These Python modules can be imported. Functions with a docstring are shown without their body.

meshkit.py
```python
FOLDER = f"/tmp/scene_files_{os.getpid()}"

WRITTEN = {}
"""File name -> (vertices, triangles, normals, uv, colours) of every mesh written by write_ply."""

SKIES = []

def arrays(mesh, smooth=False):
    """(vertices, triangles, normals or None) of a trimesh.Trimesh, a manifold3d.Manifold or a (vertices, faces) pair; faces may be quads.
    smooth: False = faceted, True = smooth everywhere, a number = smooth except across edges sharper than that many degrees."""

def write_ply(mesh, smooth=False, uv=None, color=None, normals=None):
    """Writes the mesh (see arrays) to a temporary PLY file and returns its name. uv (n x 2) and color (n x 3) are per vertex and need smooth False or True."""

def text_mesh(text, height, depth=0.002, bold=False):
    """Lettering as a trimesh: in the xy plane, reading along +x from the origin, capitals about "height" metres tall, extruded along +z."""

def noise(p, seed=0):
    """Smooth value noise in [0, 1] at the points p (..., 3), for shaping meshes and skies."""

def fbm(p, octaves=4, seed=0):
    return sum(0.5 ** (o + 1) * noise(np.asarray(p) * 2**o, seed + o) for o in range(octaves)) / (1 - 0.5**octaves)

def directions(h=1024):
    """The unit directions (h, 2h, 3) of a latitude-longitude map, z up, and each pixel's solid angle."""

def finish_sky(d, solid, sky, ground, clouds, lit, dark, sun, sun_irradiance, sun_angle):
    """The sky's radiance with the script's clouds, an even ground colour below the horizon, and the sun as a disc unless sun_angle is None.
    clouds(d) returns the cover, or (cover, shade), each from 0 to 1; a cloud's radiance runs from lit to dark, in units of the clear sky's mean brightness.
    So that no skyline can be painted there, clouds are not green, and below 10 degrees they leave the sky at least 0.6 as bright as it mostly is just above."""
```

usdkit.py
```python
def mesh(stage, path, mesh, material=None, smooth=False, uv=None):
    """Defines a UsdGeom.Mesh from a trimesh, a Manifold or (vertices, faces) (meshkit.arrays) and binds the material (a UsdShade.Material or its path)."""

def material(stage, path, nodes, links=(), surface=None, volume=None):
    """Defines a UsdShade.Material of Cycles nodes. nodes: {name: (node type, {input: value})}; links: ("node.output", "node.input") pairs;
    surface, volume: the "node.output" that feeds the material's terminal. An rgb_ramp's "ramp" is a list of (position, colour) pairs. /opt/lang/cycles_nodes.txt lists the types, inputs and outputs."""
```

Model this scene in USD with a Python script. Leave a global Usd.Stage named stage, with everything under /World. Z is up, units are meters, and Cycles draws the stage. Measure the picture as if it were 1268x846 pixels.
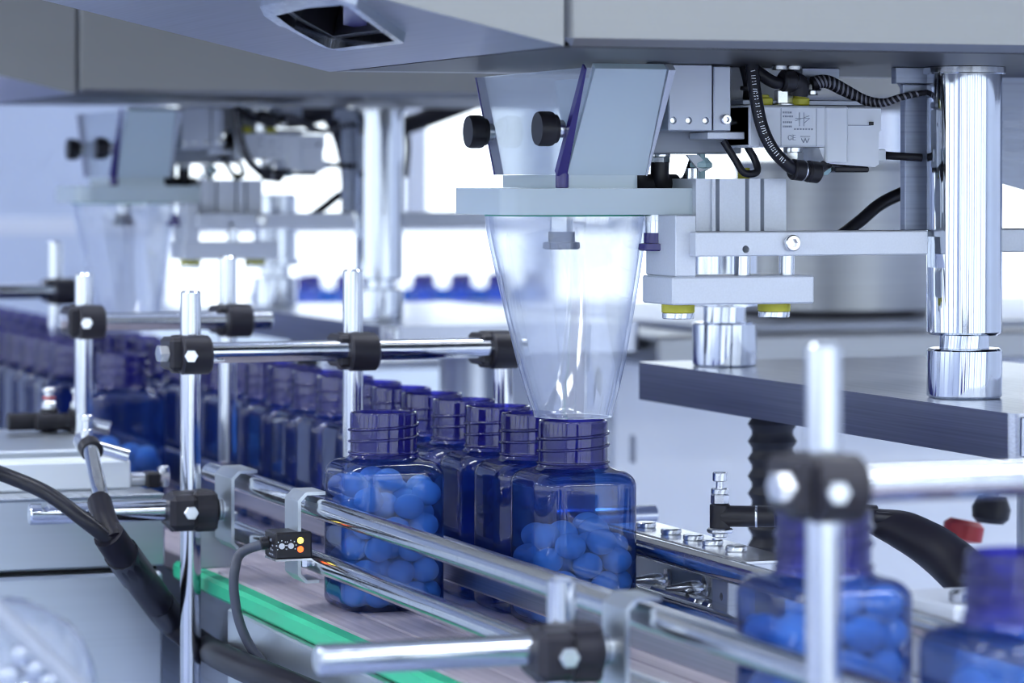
import math, random
import numpy as np, trimesh, manifold3d as m3
import shapely.geometry as sg
from shapely.ops import unary_union
import usdkit, meshkit
from pxr import Usd, UsdGeom, UsdLux, UsdShade, Gf, Sdf

stage = Usd.Stage.CreateInMemory()
UsdGeom.SetStageUpAxis(stage, 'Z'); UsdGeom.SetStageMetersPerUnit(stage, 1.0)
UsdGeom.Xform.Define(stage, '/World'); UsdGeom.Scope.Define(stage, '/World/Looks')
PI = math.pi

# ------------------------------------------------------------------ camera, sky, exposure
# world axes = machine axes: y runs along the conveyor (away from the camera), x across it, belt top z = 0.95
F = 4000.0; CX, HZ = 634.0, 225.0
CC = 1 / math.hypot(1, .3628); SS = .3628 * CC
EYE = np.array([-.602, -1.568, 1.179])
EXPOSURE = 0.1
cam = UsdGeom.Camera.Define(stage, '/World/camera')
cam.CreateHorizontalApertureAttr(36.0); cam.CreateVerticalApertureAttr(36.0 * 846 / 1268)
cam.CreateFocalLengthAttr(F * 36 / 1268)
cam.CreateVerticalApertureOffsetAttr(-(423 - HZ) / 1268 * 36)
cam.CreateFStopAttr(11.0); cam.CreateFocusDistanceAttr(1.665)
cam.CreateClippingRangeAttr(Gf.Vec2f(.05, 200)); cam.CreateExposureAttr(EXPOSURE)
UsdGeom.Xformable(cam).AddTransformOp().Set(Gf.Matrix4d(CC, -SS, 0, 0, 0, 0, 1, 0, -SS, -CC, 0, 0, *map(float, EYE), 1))
LAMP = 20.0
SKY = 1.5
dome = UsdLux.DomeLight.Define(stage, '/World/sky'); dome.CreateIntensityAttr(SKY); dome.CreateColorAttr(Gf.Vec3f(.90, .96, 1.0))

def at(px, py, d):
    X = (px - CX) / F * d
    return np.array([EYE[0] + CC * X + SS * d, EYE[1] - SS * X + CC * d, EYE[2] + (HZ - py) / F * d])

# ------------------------------------------------------------------ materials
M = {}
def mat(name, nodes, links=(), surface='p.BSDF'):
    M[name] = usdkit.material(stage, '/World/Looks/' + name, nodes, links, surface=surface); return M[name]
def plain(name, col, rough=.5, metal=0., **k):
    return mat(name, {'p': ('principled_bsdf', dict(base_color=col, roughness=rough, metallic=metal, **k))})
def brushed(name, col, rough, sc=(6, 6, 400), var=.12, bump=.0, metal=1., cvar=.08):
    hi = tuple(min(1, c * (1 + cvar)) for c in col); lo = tuple(c * (1 - cvar) for c in col)
    n = {'g': ('texture_coordinate', {}), 'm': ('mapping', {'scale': sc}), 'n': ('noise_texture', {'scale': 1.0, 'detail': 3.0}),
         'c': ('rgb_ramp', {'ramp': [(.3, lo), (.7, hi)]}), 'r': ('map_range', {'from_min': .25, 'from_max': .75, 'to_min': rough - var * rough * 2, 'to_max': rough + var * rough * 2}),
         'p': ('principled_bsdf', {'metallic': metal})}
    l = [('g.object', 'm.vector'), ('m.vector', 'n.vector'), ('n.fac', 'c.fac'), ('n.fac', 'r.value'), ('c.color', 'p.base_color'), ('r.result', 'p.roughness')]
    if bump:
        n['b'] = ('bump', {'strength': bump, 'distance': .0003}); l += [('n.fac', 'b.height'), ('b.normal', 'p.normal')]
    return mat(name, n, l)
brushed('brushed_steel', (.62, .64, .67), .34, (500, 6, 6), .05, cvar=.03)
brushed('housing_steel', (.27, .272, .27), .42, (5, 5, 900), .02, cvar=.012)
brushed('plate_steel', (.43, .45, .52), .27, (900, 5, 900), .02, cvar=.01)
brushed('hood_steel', (.50, .52, .58), .36, (900, 5, 900), .02, cvar=.012)
brushed('polished_steel', (.60, .62, .66), .13, (250, 250, 3), .25, .02)
brushed('chrome', (.54, .57, .63), .07, (260, 260, 2), .3, .03)
brushed('bead_aluminium', (.66, .69, .75), .50, (900, 900, 900), .04, metal=.35, cvar=.03)
brushed('dark_aluminium', (.33, .36, .44), .40, (3, 3, 500), .1, metal=.7)
brushed('cabinet_steel', (.56, .60, .64), .40, (5, 300, 300), .04, cvar=.025)
brushed('drum_steel', (.33, .34, .355), .36, (5, 5, 500), .04, cvar=.03)
plain('block_steel', (.46, .49, .56), .42, .6)
plain('wrap_grey', (.22, .22, .26), .35)
plain('screw_steel', (.72, .73, .75), .22, 1.)
plain('black_plastic', (.018, .017, .022), .40, specular_ior_level=.3)
plain('clamp_plastic', (.024, .022, .030), .45, specular_ior_level=.35)
plain('black_rubber', (.014, .013, .018), .5, specular_ior_level=.3)
plain('cable_jacket', (.055, .06, .085), .42)
plain('hose_black', (.012, .012, .018), .34, specular_ior_level=.3)
plain('sleeve_black', (.010, .009, .016), .42, specular_ior_level=.15)
plain('white_plastic', (.80, .84, .88), .42)
plain('valve_grey', (.74, .77, .82), .40)
plain('valve_dark', (.33, .355, .40), .45)
plain('yellow_rubber', (.50, .47, .03), .45)
plain('print_grey', (.32, .35, .42), .6)
plain('print_white', (.75, .76, .8), .5)
plain('green_strip', (.03, .52, .26), .42)
plain('green_gasket', (.05, .34, .24), .5)
plain('red_plastic', (.42, .02, .025), .4)
plain('lime_plastic', (.25, .62, .08), .4)
plain('purple_edge', (.035, .025, .17), .2)
plain('cabinet_paint', (.86, .88, .91), .45)
plain('wall_paint', (.34, .39, .50), .6)
plain('wall_light', (.70, .74, .80), .6)
plain('wall_blue', (.68, .72, .84), .55)
plain('ceiling_paint', (.80, .82, .85), .7)
plain('window_frame', (.42, .45, .52), .4)
plain('tablet', (.62, .74, .86), .45)
plain('teal_fitting', (.45, .66, .70), .3)
plain('bellows_black', (.02, .02, .026), .5)
mat('floor_epoxy', {'g': ('geometry', {}), 'n': ('noise_texture', {'scale': 3.0, 'detail': 4.0}), 'c': ('rgb_ramp', {'ramp': [(.3, (.27, .32, .50)), (.7, (.31, .36, .54))]}),
                    'p': ('principled_bsdf', {'roughness': .25})}, [('g.position', 'n.vector'), ('n.fac', 'c.fac'), ('c.color', 'p.base_color')])
mat('belt', {'g': ('geometry', {}), 'm': ('mapping', {'scale': (260, 3, 1)}), 'n': ('noise_texture', {'scale': 1.0, 'detail': 4.0}),
             'c': ('rgb_ramp', {'ramp': [(.25, (.36, .31, .36)), (.75, (.55, .49, .53))]}), 'p': ('principled_bsdf', {'roughness': .35})},
    [('g.position', 'm.vector'), ('m.vector', 'n.vector'), ('n.fac', 'c.fac'), ('c.color', 'p.base_color')])
def glow(name, col, s): return mat(name, {'e': ('emission', {'color': col, 'strength': s})}, surface='e.emission')
glow('lamp', (.90, .945, 1.0), LAMP)
glow('led_yellow', (1.0, .80, .12), 3.2)
glow('led_red', (1.0, .13, .03), 3.0)
def clear(name, face, edge, power=2.0, f0=.04, rough=.03, haze=None, hz=.0):
    """see-through plastic wall: the tint grows towards grazing angles (longer path through the wall), gloss by Schlick's law"""
    n = {'lw': ('layer_weight', {'blend': .5}), 'e': ('math', {'math_type': 'power', 'value2': power}), 'c': ('mix_color', {'a': face, 'b': edge}), 't': ('transparent_bsdf', {}),
         's': ('math', {'math_type': 'power', 'value2': 5.0}), 'f': ('math', {'math_type': 'multiply_add', 'value2': .8 - f0, 'value3': f0}),
         'g': ('glossy_bsdf', {'color': (1, 1, 1), 'roughness': rough}), 'x': ('mix_closure', {})}
    l = [('lw.facing', 'e.value1'), ('e.value', 'c.fac'), ('c.result', 't.color'), ('lw.facing', 's.value1'), ('s.value', 'f.value1'), ('f.value', 'x.fac'), ('g.BSDF', 'x.closure2')]
    if haze:
        n['d'] = ('translucent_bsdf', {'color': haze}); n['d2'] = ('diffuse_bsdf', {'color': haze}); n['dd'] = ('mix_closure', {'fac': .5}); n['h'] = ('mix_closure', {'fac': hz})
        l += [('d.BSDF', 'dd.closure1'), ('d2.BSDF', 'dd.closure2'), ('t.BSDF', 'h.closure1'), ('dd.closure', 'h.closure2'), ('h.closure', 'x.closure1')]
    else:
        l += [('t.BSDF', 'x.closure1')]
    return mat(name, n, l, surface='x.closure')
clear('blue_pet', (.22, .43, .75), (.032, .030, .20), 1.5, .05, .03, (.14, .22, .68), .08)
clear('blue_neck', (.26, .26, .72), (.03, .02, .20), 1.3, .05, .04, (.15, .14, .58), .12)
clear('clear_plastic', (.985, .99, .995), (.45, .53, .74), 4.0, .12, .04, (.85, .90, 1.0), .12)
clear('frosted_acrylic', (.95, .97, .99), (.8, .85, .95), 4.0, .05, .04, (.92, .96, 1.0), .22)
clear('window_glass', (.70, .72, .74), (.8, .88, .9), 3.0, .04, .0)
mat('milky_plastic', {'d': ('diffuse_bsdf', {'color': (.86, .96, 1.0)}), 't': ('translucent_bsdf', {'color': (.84, .97, 1.0)}), 'x': ('mix_closure', {'fac': .45}),
                      'f': ('fresnel', {'IOR': 1.4}), 'g': ('glossy_bsdf', {'color': (1, 1, 1), 'roughness': .25}), 'y': ('mix_closure', {})},
    [('d.BSDF', 'x.closure1'), ('t.BSDF', 'x.closure2'), ('f.fac', 'y.fac'), ('x.closure', 'y.closure1'), ('g.BSDF', 'y.closure2')], surface='y.closure')
mat('lit_panel', {'d': ('diffuse_bsdf', {'color': (.85, .88, .9)}), 't': ('translucent_bsdf', {'color': (.9, .95, .97)}), 'x': ('mix_closure', {'fac': .6})},
    [('d.BSDF', 'x.closure1'), ('t.BSDF', 'x.closure2')], surface='x.closure')

# ------------------------------------------------------------------ mesh helpers
def cat(*ms): return trimesh.util.concatenate([m for m in ms if m is not None])
def box(x0, x1, y0, y1, z0, z1, b=.0):
    lo, hi = np.minimum((x0, y0, z0), (x1, y1, z1)), np.maximum((x0, y0, z0), (x1, y1, z1))
    if b <= 0:
        return trimesh.creation.box(bounds=[lo, hi])
    b = min(b, *((hi - lo) * .45)); pts = []
    for ix in (0, 1):
        for iy in (0, 1):
            for iz in (0, 1):
                c = np.where([ix, iy, iz], hi, lo); s = np.where([ix, iy, iz], -1, 1)
                for k in range(3):
                    p = c + s * b; p[k] = c[k]; pts.append(p)
    return trimesh.convex.convex_hull(np.array(pts))
def frame_of(d):
    d = np.asarray(d, float); d = d / np.linalg.norm(d)
    a = np.cross(d, [0, 0, 1.] if abs(d[2]) < .9 else [1., 0, 0]); a /= np.linalg.norm(a)
    return a, np.cross(d, a), d
def lathe(profile, p0=(0, 0, 0), axis=(0, 0, 1), n=40, closed=False):
    """profile (r, h) revolved about axis through p0"""
    a, b, d = frame_of(axis); p0 = np.asarray(p0, float); pr = list(profile)
    ang = np.arange(n) * 2 * PI / n; V = []; Fc = []
    for r, h in pr:
        for t in ang: V.append(p0 + d * h + r * (a * math.cos(t) + b * math.sin(t)))
    L = len(pr)
    for i in range(L if closed else L - 1):
        j = (i + 1) % L
        for k in range(n):
            k2 = (k + 1) % n
            Fc += [[i * n + k, i * n + k2, j * n + k2], [i * n + k, j * n + k2, j * n + k]]
    V = np.array(V)
    if not closed:
        for i, flip in ((0, 1), (L - 1, 0)):
            if pr[i][0] > 1e-7:
                c = len(V); V = np.vstack([V, p0 + d * pr[i][1]])
                for k in range(n):
                    k2 = (k + 1) % n
                    Fc.append([c, i * n + k2, i * n + k] if flip else [c, i * n + k, i * n + k2])
    m = trimesh.Trimesh(V, np.array(Fc), process=False)
    m.merge_vertices(); m.update_faces(m.nondegenerate_faces()); trimesh.repair.fix_normals(m)
    return m
def cyl(p0, p1, r, ch=None, n=32, r1=None):
    p0, p1 = np.asarray(p0, float), np.asarray(p1, float); L = np.linalg.norm(p1 - p0); r1 = r if r1 is None else r1
    ch = min(r, r1) * .1 if ch is None else ch; ch = min(ch, L * .4)
    return lathe([(r - ch, 0), (r, ch), (r1, L - ch), (r1 - ch, L)], p0, p1 - p0, n)
def hexp(p0, p1, r): return cyl(p0, p1, r, r * .12, 6)
def socket_screw(p0, d, r, L):
    """cap screw with a hex socket; p0 base of the head, d outwards"""
    d = np.asarray(d, float) / np.linalg.norm(d); p0 = np.asarray(p0, float)
    outer = m3_from(cyl(p0, p0 + d * L, r, r * .12, 28)); hole = m3_from(cyl(p0 + d * L * .45, p0 + d * L * 1.3, r * .55, 0.00001, 6))
    return to_tri(outer - hole)
def m3_from(t):
    return m3.Manifold(m3.Mesh(np.array(t.vertices, np.float32), np.array(t.faces, np.uint32)))
def to_tri(m):
    q = m.to_mesh(); return trimesh.Trimesh(q.vert_properties[:, :3], q.tri_verts, process=False)
def cut(a, *bs):
    a = m3_from(a)
    for b in bs: a = a - m3_from(b)
    return to_tri(a)
def spline(pts, n=12):
    p = np.array(pts, float)
    if len(p) < 3:
        return np.linspace(p[0], p[-1], n)
    q = np.vstack([2 * p[0] - p[1], p, 2 * p[-1] - p[-2]]); out = []
    for i in range(1, len(q) - 2):
        for t in np.linspace(0, 1, n, endpoint=False):
            a, b, c, d = q[i - 1:i + 3]
            out.append(.5 * (2 * b + (c - a) * t + (2 * a - 5 * b + 4 * c - d) * t * t + (3 * b - a - 3 * c + d) * t ** 3))
    return np.array(out + [p[-1]])
def tube(path, r, n=14, ends=True):
    path = np.asarray(path, float); T = np.gradient(path, axis=0); T /= np.linalg.norm(T, axis=1, keepdims=True)
    r = np.interp(np.linspace(0, 1, len(path)), np.linspace(0, 1, len(np.atleast_1d(r))), np.atleast_1d(r)); a, b, _ = frame_of(T[0]); V = []
    for i in range(len(path)):
        a = a - T[i] * np.dot(a, T[i]); a /= np.linalg.norm(a); b = np.cross(T[i], a)
        for k in range(n):
            t = 2 * PI * k / n; V.append(path[i] + r[i] * (a * math.cos(t) + b * math.sin(t)))
    Fc = []
    for i in range(len(path) - 1):
        for k in range(n):
            k2 = (k + 1) % n
            Fc += [[i * n + k, i * n + k2, (i + 1) * n + k2], [i * n + k, (i + 1) * n + k2, (i + 1) * n + k]]
    V = list(V)
    for i, fl in ((0, 1), (len(path) - 1, 0)):
        c = len(V); V.append(path[i])
        for k in range(n):
            k2 = (k + 1) % n; Fc.append([c, i * n + k2, i * n + k] if fl else [c, i * n + k, i * n + k2])
    m = trimesh.Trimesh(np.array(V), np.array(Fc), process=False); trimesh.repair.fix_normals(m); return m
def extr(poly, h0, h1, plane='xy'):
    """extrude a 2-D polygon; plane names the two axes of the polygon, the third is extruded h0..h1"""
    m = cat(*[trimesh.creation.extrude_polygon(g, h1 - h0) for g in getattr(poly, 'geoms', [poly])]); v = np.array(m.vertices); v[:, 2] += h0
    i = {'xy': (0, 1, 2), 'xz': (0, 2, 1), 'yz': (2, 0, 1)}[plane]
    m = trimesh.Trimesh(v[:, list(i)] if plane != 'yz' else np.stack([v[:, 2], v[:, 0], v[:, 1]], 1), m.faces, process=False)
    trimesh.repair.fix_normals(m); return m
def rrect(x0, x1, y0, y1, r, q=8): return sg.box(x0 + r, y0 + r, x1 - r, y1 - r).buffer(r, quad_segs=q)
def strip(pts, t): return sg.LineString(pts).buffer(t / 2, cap_style=2, join_style=1, quad_segs=6)
def bar(p0, p1, w, h, b=.001):
    """square bar between two points, w across (horizontal), h up"""
    p0, p1 = np.asarray(p0, float), np.asarray(p1, float); L = np.linalg.norm(p1 - p0); d = (p1 - p0) / L
    s = np.cross(d, [0, 0, 1.]); s /= np.linalg.norm(s); u = np.cross(s, d)
    m = box(0, L, -w / 2, w / 2, -h / 2, h / 2, b); m.vertices = p0 + np.outer(m.vertices[:, 0], d) + np.outer(m.vertices[:, 1], -s) + np.outer(m.vertices[:, 2], u)
    trimesh.repair.fix_normals(m); return m

# ------------------------------------------------------------------ scene helpers
used = {}
def numbered(parent, name):
    k = (parent, name); used[k] = used.get(k, -1) + 1
    return f'{parent}/{name}' + (f'_{used[k]:03d}' if used[k] else '')
def setd(p, **k):
    for a, v in k.items():
        if v: p.SetCustomDataByKey(a, v)
class Thing:
    def __init__(s, name, label, cat_, loc=(0, 0, 0), group=None, kind=None):
        s.loc = np.asarray(loc, float); s.path = numbered('/World', name); s.cat, s.group = cat_, group
        s.x = UsdGeom.Xform.Define(stage, s.path); s.x.AddTranslateOp().Set(Gf.Vec3d(*map(float, s.loc)))
        s.prim = s.x.GetPrim(); setd(s.prim, label=label, category=cat_, group=group, kind=kind)
    def part(s, name, mesh, m, parent=None, label=None, smooth=32, kind=None):
        mesh = mesh.copy(); mesh.vertices = np.asarray(mesh.vertices) - s.loc
        p = numbered(parent or s.path, name); usdkit.mesh(stage, p, mesh, M[m], smooth)
        setd(stage.GetPrimAtPath(p), label=label, kind=kind); return p
def single(name, mesh, m, label=None, cat_=None, group=None, kind=None, smooth=32):
    p = numbered('/World', name); usdkit.mesh(stage, p, mesh, M[m], smooth)
    setd(stage.GetPrimAtPath(p), label=label, category=cat_, group=group, kind=kind); return p
def dup(src, loc, label, rotz=0, group=None, cat_=None):
    p = numbered('/World', src.path.rsplit('/', 1)[1].rstrip('0123456789').rstrip('_')); x = UsdGeom.Xform.Define(stage, p)
    x.GetPrim().GetReferences().AddInternalReference(src.path)
    x.ClearXformOpOrder()
    x.AddTranslateOp(opSuffix='own').Set(Gf.Vec3d(*map(float, loc)))
    if rotz: x.AddRotateZOp().Set(rotz)
    setd(x.GetPrim(), label=label, category=cat_ or src.cat, group=group or src.group)
    x.GetPrim().SetInstanceable(True); return p

# ================================================================== the room
RX0, RX1, RY0, RY1, RZ = -4.2, 4.6, -4.6, 6.5, 3.0
single('floor', box(RX0, RX1, RY0, RY1, -.1, 0), 'floor_epoxy', kind='structure')
single('ceiling', box(RX0, RX1, RY0, RY1, RZ, RZ + .1), 'ceiling_paint', kind='structure')
LW = [(-3.9 + 1.35 * k, -3.9 + 1.35 * k + 1.15) for k in range(6)]
single('wall_left', cut(box(RX0 - .1, RX0, RY0, RY1, 0, RZ), *[box(RX0 - .2, RX0 + .1, a, b, .8, 2.7) for a, b in LW]), 'wall_blue', kind='structure')
single('wall_right', box(RX1, RX1 + .1, RY0, RY1, 0, RZ), 'wall_light', kind='structure')
FW = [(-3.9 + .62 * k, -3.9 + .62 * k + (.56 if k % 3 else .46)) for k in range(13)]
single('wall_front', cut(box(RX0, RX1, RY0 - .1, RY0, 0, RZ), *[box(a, b, RY0 - .2, RY0 + .1, .5, 2.7) for a, b in FW]), 'wall_light', kind='structure')
WX = [1.36, 2.42, 3.48, 4.5]; WZ0, WZ1 = .3, 2.6
wall = box(RX0, RX1, RY1, RY1 + .12, 0, RZ)
single('wall_back', cut(wall, *[box(WX[i] + .01, WX[i + 1] - .01, RY1 - .1, RY1 + .3, WZ0, WZ1) for i in range(3)]), 'wall_paint', kind='structure')
for i in range(3):
    w = Thing('window_%d' % (i + 1), None, None, (0, 0, 0), kind='structure')
    x0, x1 = WX[i] + .01, WX[i + 1] - .01
    w.part('window_frame', cut(box(x0, x1, RY1 + .02, RY1 + .09, WZ0, WZ1), box(x0 + .03, x1 - .03, RY1 - .1, RY1 + .2, WZ0 + .04, WZ1 - .04)), 'white_plastic')
    w.part('pane', box(x0 + .028, x1 - .028, RY1 + .05, RY1 + .054, WZ0 + .038, WZ1 - .038), 'window_glass', smooth=False)
for k, (y0, y1) in enumerate(LW):
    w = Thing('window_%d' % (k + 20), None, None, (0, 0, 0), kind='structure')
    w.part('window_frame', cut(box(RX0 - .08, RX0 - .02, y0, y1, .8, 2.7), box(RX0 - .2, RX0 + .1, y0 + .03, y1 - .03, .84, 2.66)), 'white_plastic')
    w.part('pane', box(RX0 - .052, RX0 - .048, y0 + .028, y1 - .028, .838, 2.662), 'window_glass', smooth=False)
for k, (x0, x1) in enumerate(FW):
    w = Thing('window_%d' % (k + 4), None, None, (0, 0, 0), kind='structure')
    w.part('window_frame', cut(box(x0, x1, RY0 - .08, RY0 - .02, .5, 2.7), box(x0 + .03, x1 - .03, RY0 - .2, RY0 + .1, .54, 2.66)), 'white_plastic')
    w.part('pane', box(x0 + .028, x1 - .028, RY0 - .052, RY0 - .048, .538, 2.662), 'window_glass', smooth=False)
for ix in range(4):
    for iy in range(5):
        cx, cy = -3.1 + ix * 2.1, -3.6 + iy * 2.1
        if ix == 1 and iy == 0:
            t0 = None
        t = Thing('ceiling_light', 'flat white ceiling light panel above the filling line, outside the frame', 'ceiling light', (cx, cy, RZ), 'ceiling light panels')
        t.part('light_frame', cut(box(cx - .62, cx + .62, cy - .17, cy + .17, RZ - .05, RZ), box(cx - .59, cx + .59, cy - .14, cy + .14, RZ - .2, RZ - .02)), 'white_plastic')
        t.part('diffuser', box(cx - .588, cx + .588, cy - .138, cy + .138, RZ - .045, RZ - .04), 'lamp', smooth=False)

# ================================================================== conveyor
BZ = .95
t = Thing('conveyor', 'pinkish grey conveyor belt with green edge strip under the blue bottles', 'conveyor', (0, 0, 0))
t.part('belt', cat(*[box(x, x + .0242, -.95, 2.6, BZ - .012, BZ, .0012) for x in np.arange(-.118, .05, .0248)]), 'belt')
t.part('edge_strip', box(-.131, -.1195, -.95, .33, BZ - .010, BZ + .0005, .002), 'green_strip', label='bright green plastic wear strip along the belt edge')
t.part('side_frame', box(-.134, -.118, -.95, .19, .80, BZ - .0105, .001), 'cabinet_steel')
t.part('side_frame', box(.056, .072, -.95, 2.6, .80, BZ - .004, .001), 'cabinet_steel')
t.part('underframe', box(-.117, .055, -.95, 2.6, .86, BZ - .0125), 'dark_aluminium')
t.part('support_leg', box(-.11, -.06, -.3, -.25, 0, .861), 'brushed_steel'); t.part('support_leg', box(.0, .05, -.3, -.25, 0, .861), 'brushed_steel')
t.part('support_leg', box(-.11, -.06, 1.9, 1.95, 0, .861), 'brushed_steel'); t.part('support_leg', box(.0, .05, 1.9, 1.95, 0, .861), 'brushed_steel')

# guide rails
def rail(u, z, a0, a1, r, label, m='polished_steel'):
    return single('guide_rail', cyl((u, a0, z), (u, a1, z), r, n=28), m, label, 'guide rail')
rail(-.1105, 1.0045, -.95, .318, .0056, 'upper round steel guide rail running past the sensor in front of the filled bottles')
rail(-.1105, .9755, -.95, .318, .0056, 'lower round steel guide rail just under the sensor, close above the belt')
rail(.0405, .9875, -.95, 2.5, .0058, 'upper round steel rail on the far belt side, above the pointed air nozzles')
rail(.0405, .9605, -.95, 2.5, .0058, 'lower round steel rail on the far belt side, below the pointed air nozzles')
single('lane_divider', box(-.0385, -.0345, -.35, 2.4, .962, .986, .0015), 'plate_steel', 'thin flat steel divider strip standing between the two bottle lanes', 'lane divider')

# ================================================================== bottles
def ring(w, rc, z, n=64, circ=None):
    """rounded square of half-width w, corner radius rc (rc >= w gives a circle)"""
    out = []
    for k in range(n):
        th = 2 * PI * (k + .5) / n; c, s = math.cos(th), math.sin(th)
        if rc >= w - 1e-6: out.append((w * c, w * s, z)); continue
        e = w - rc; ax, ay = abs(c), abs(s)
        t_ = w / max(ax, ay); x, y = ax * t_, ay * t_
        if x > e and y > e:
            bq = ax * e + ay * e; t_ = bq + math.sqrt(max(0, bq * bq - (2 * e * e - rc * rc))); x, y = ax * t_, ay * t_
        out.append((math.copysign(x, c), math.copysign(y, s), z))
    return out
def loft(rows, cap0=True, cap1=False):
    n = len(rows[0]); V = np.array([p for r in rows for p in r]); Fc = []
    for i in range(len(rows) - 1):
        for k in range(n):
            k2 = (k + 1) % n; Fc += [[i * n + k, i * n + k2, (i + 1) * n + k2], [i * n + k, (i + 1) * n + k2, (i + 1) * n + k]]
    if cap0:
        V = np.vstack([V, V[:n].mean(0)]); Fc += [[len(V) - 1, (k + 1) % n, k] for k in range(n)]
    if cap1:
        V = np.vstack([V, V[n * (len(rows) - 1):n * len(rows)].mean(0)]); b = n * (len(rows) - 1); Fc += [[len(V) - 1, b + k, b + (k + 1) % n] for k in range(n)]
    return trimesh.Trimesh(V, np.array(Fc), process=False)
BW = .0284
def body_rows():
    rows = []
    for t_ in np.linspace(0, 1, 5): w = BW - .005 * (1 - math.sin(t_ * PI / 2)); rows.append(ring(w, .0135, .005 * (1 - math.cos(t_ * PI / 2)) + .0))
    rows.append(ring(BW, .0135, .04)); z0 = .071
    for t_ in np.linspace(0, 1, 8): w = BW - .0085 * (1 - math.cos(t_ * PI / 2)); rows.append(ring(w, .0135 - .003 * t_, z0 + .0085 * math.sin(t_ * PI / 2)))
    rows.append(ring(.0194, .0194, .0808))
    return rows
def helix(r, z0, pitch, turns, rr, n=26):
    th = np.linspace(0, 2 * PI * turns, int(n * turns)); p = np.stack([r * np.cos(th + 2.2), r * np.sin(th + 2.2), z0 + pitch * th / (2 * PI)], 1)
    k = np.clip(np.minimum(th, th[-1] - th) / .5, .15, 1); return tube(p, rr * k, 6)
def build_bottle(name, label, cat_, loc, group):
    b = Thing(name, label, cat_, loc, group); L = np.asarray(loc)
    def mv(m): m = m.copy(); m.vertices = np.asarray(m.vertices) + L; return m
    b.part('body', mv(loft(body_rows())), 'blue_pet', smooth=45)
    nk = lathe([(.0194, .0808), (.0183, .0822), (.0181, .0845), (.0181, .1035), (.0176, .1049), (.0168, .1050), (.0162, .1043), (.0160, .084)], n=56)
    nk = trimesh.Trimesh(nk.vertices, [f for f in nk.faces if not (np.abs(nk.vertices[f][:, :2]).max(1) < 1e-6).any()], process=False)
    b.part('neck', mv(nk), 'blue_neck', smooth=40)
    b.part('screw_thread', mv(helix(.0184, .0885, .0062, 2.05, .00095)), 'blue_neck', smooth=60)
    b.part('neck_bead', mv(lathe([(.0186 + .0007 * math.cos(q), .0832 + .0007 * math.sin(q)) for q in np.arange(8) * PI / 4], n=48, closed=True)), 'blue_neck', smooth=60)
    return b
ORD = ['first', 'second', 'third', 'fourth', 'fifth', 'sixth', 'seventh', 'eighth', 'ninth', 'tenth', 'eleventh', 'twelfth', 'thirteenth', 'fourteenth', 'fifteenth', 'sixteenth', 'seventeenth',
       'eighteenth', 'nineteenth', 'twentieth', 'twenty-first', 'twenty-second', 'twenty-third', 'twenty-fourth', 'twenty-fifth', 'twenty-sixth', 'twenty-seventh', 'twenty-eighth', 'twenty-ninth',
       'thirtieth', 'thirty-first', 'thirty-second', 'thirty-third', 'thirty-fourth', 'thirty-fifth', 'thirty-sixth']
B0 = (0.001, 0.001, BZ)
bottle = build_bottle('bottle', 'blue plastic bottle with tablets, its open neck right under the sharp clear funnel', 'bottle', B0, 'blue bottles on the filling line')
PITCH = .0578
for k in range(1, 32):
    dup(bottle, (.001, .001 + PITCH * k, BZ), f'empty dark blue bottle, {ORD[k - 1]} in the inner row behind the one under the sharp funnel')
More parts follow.
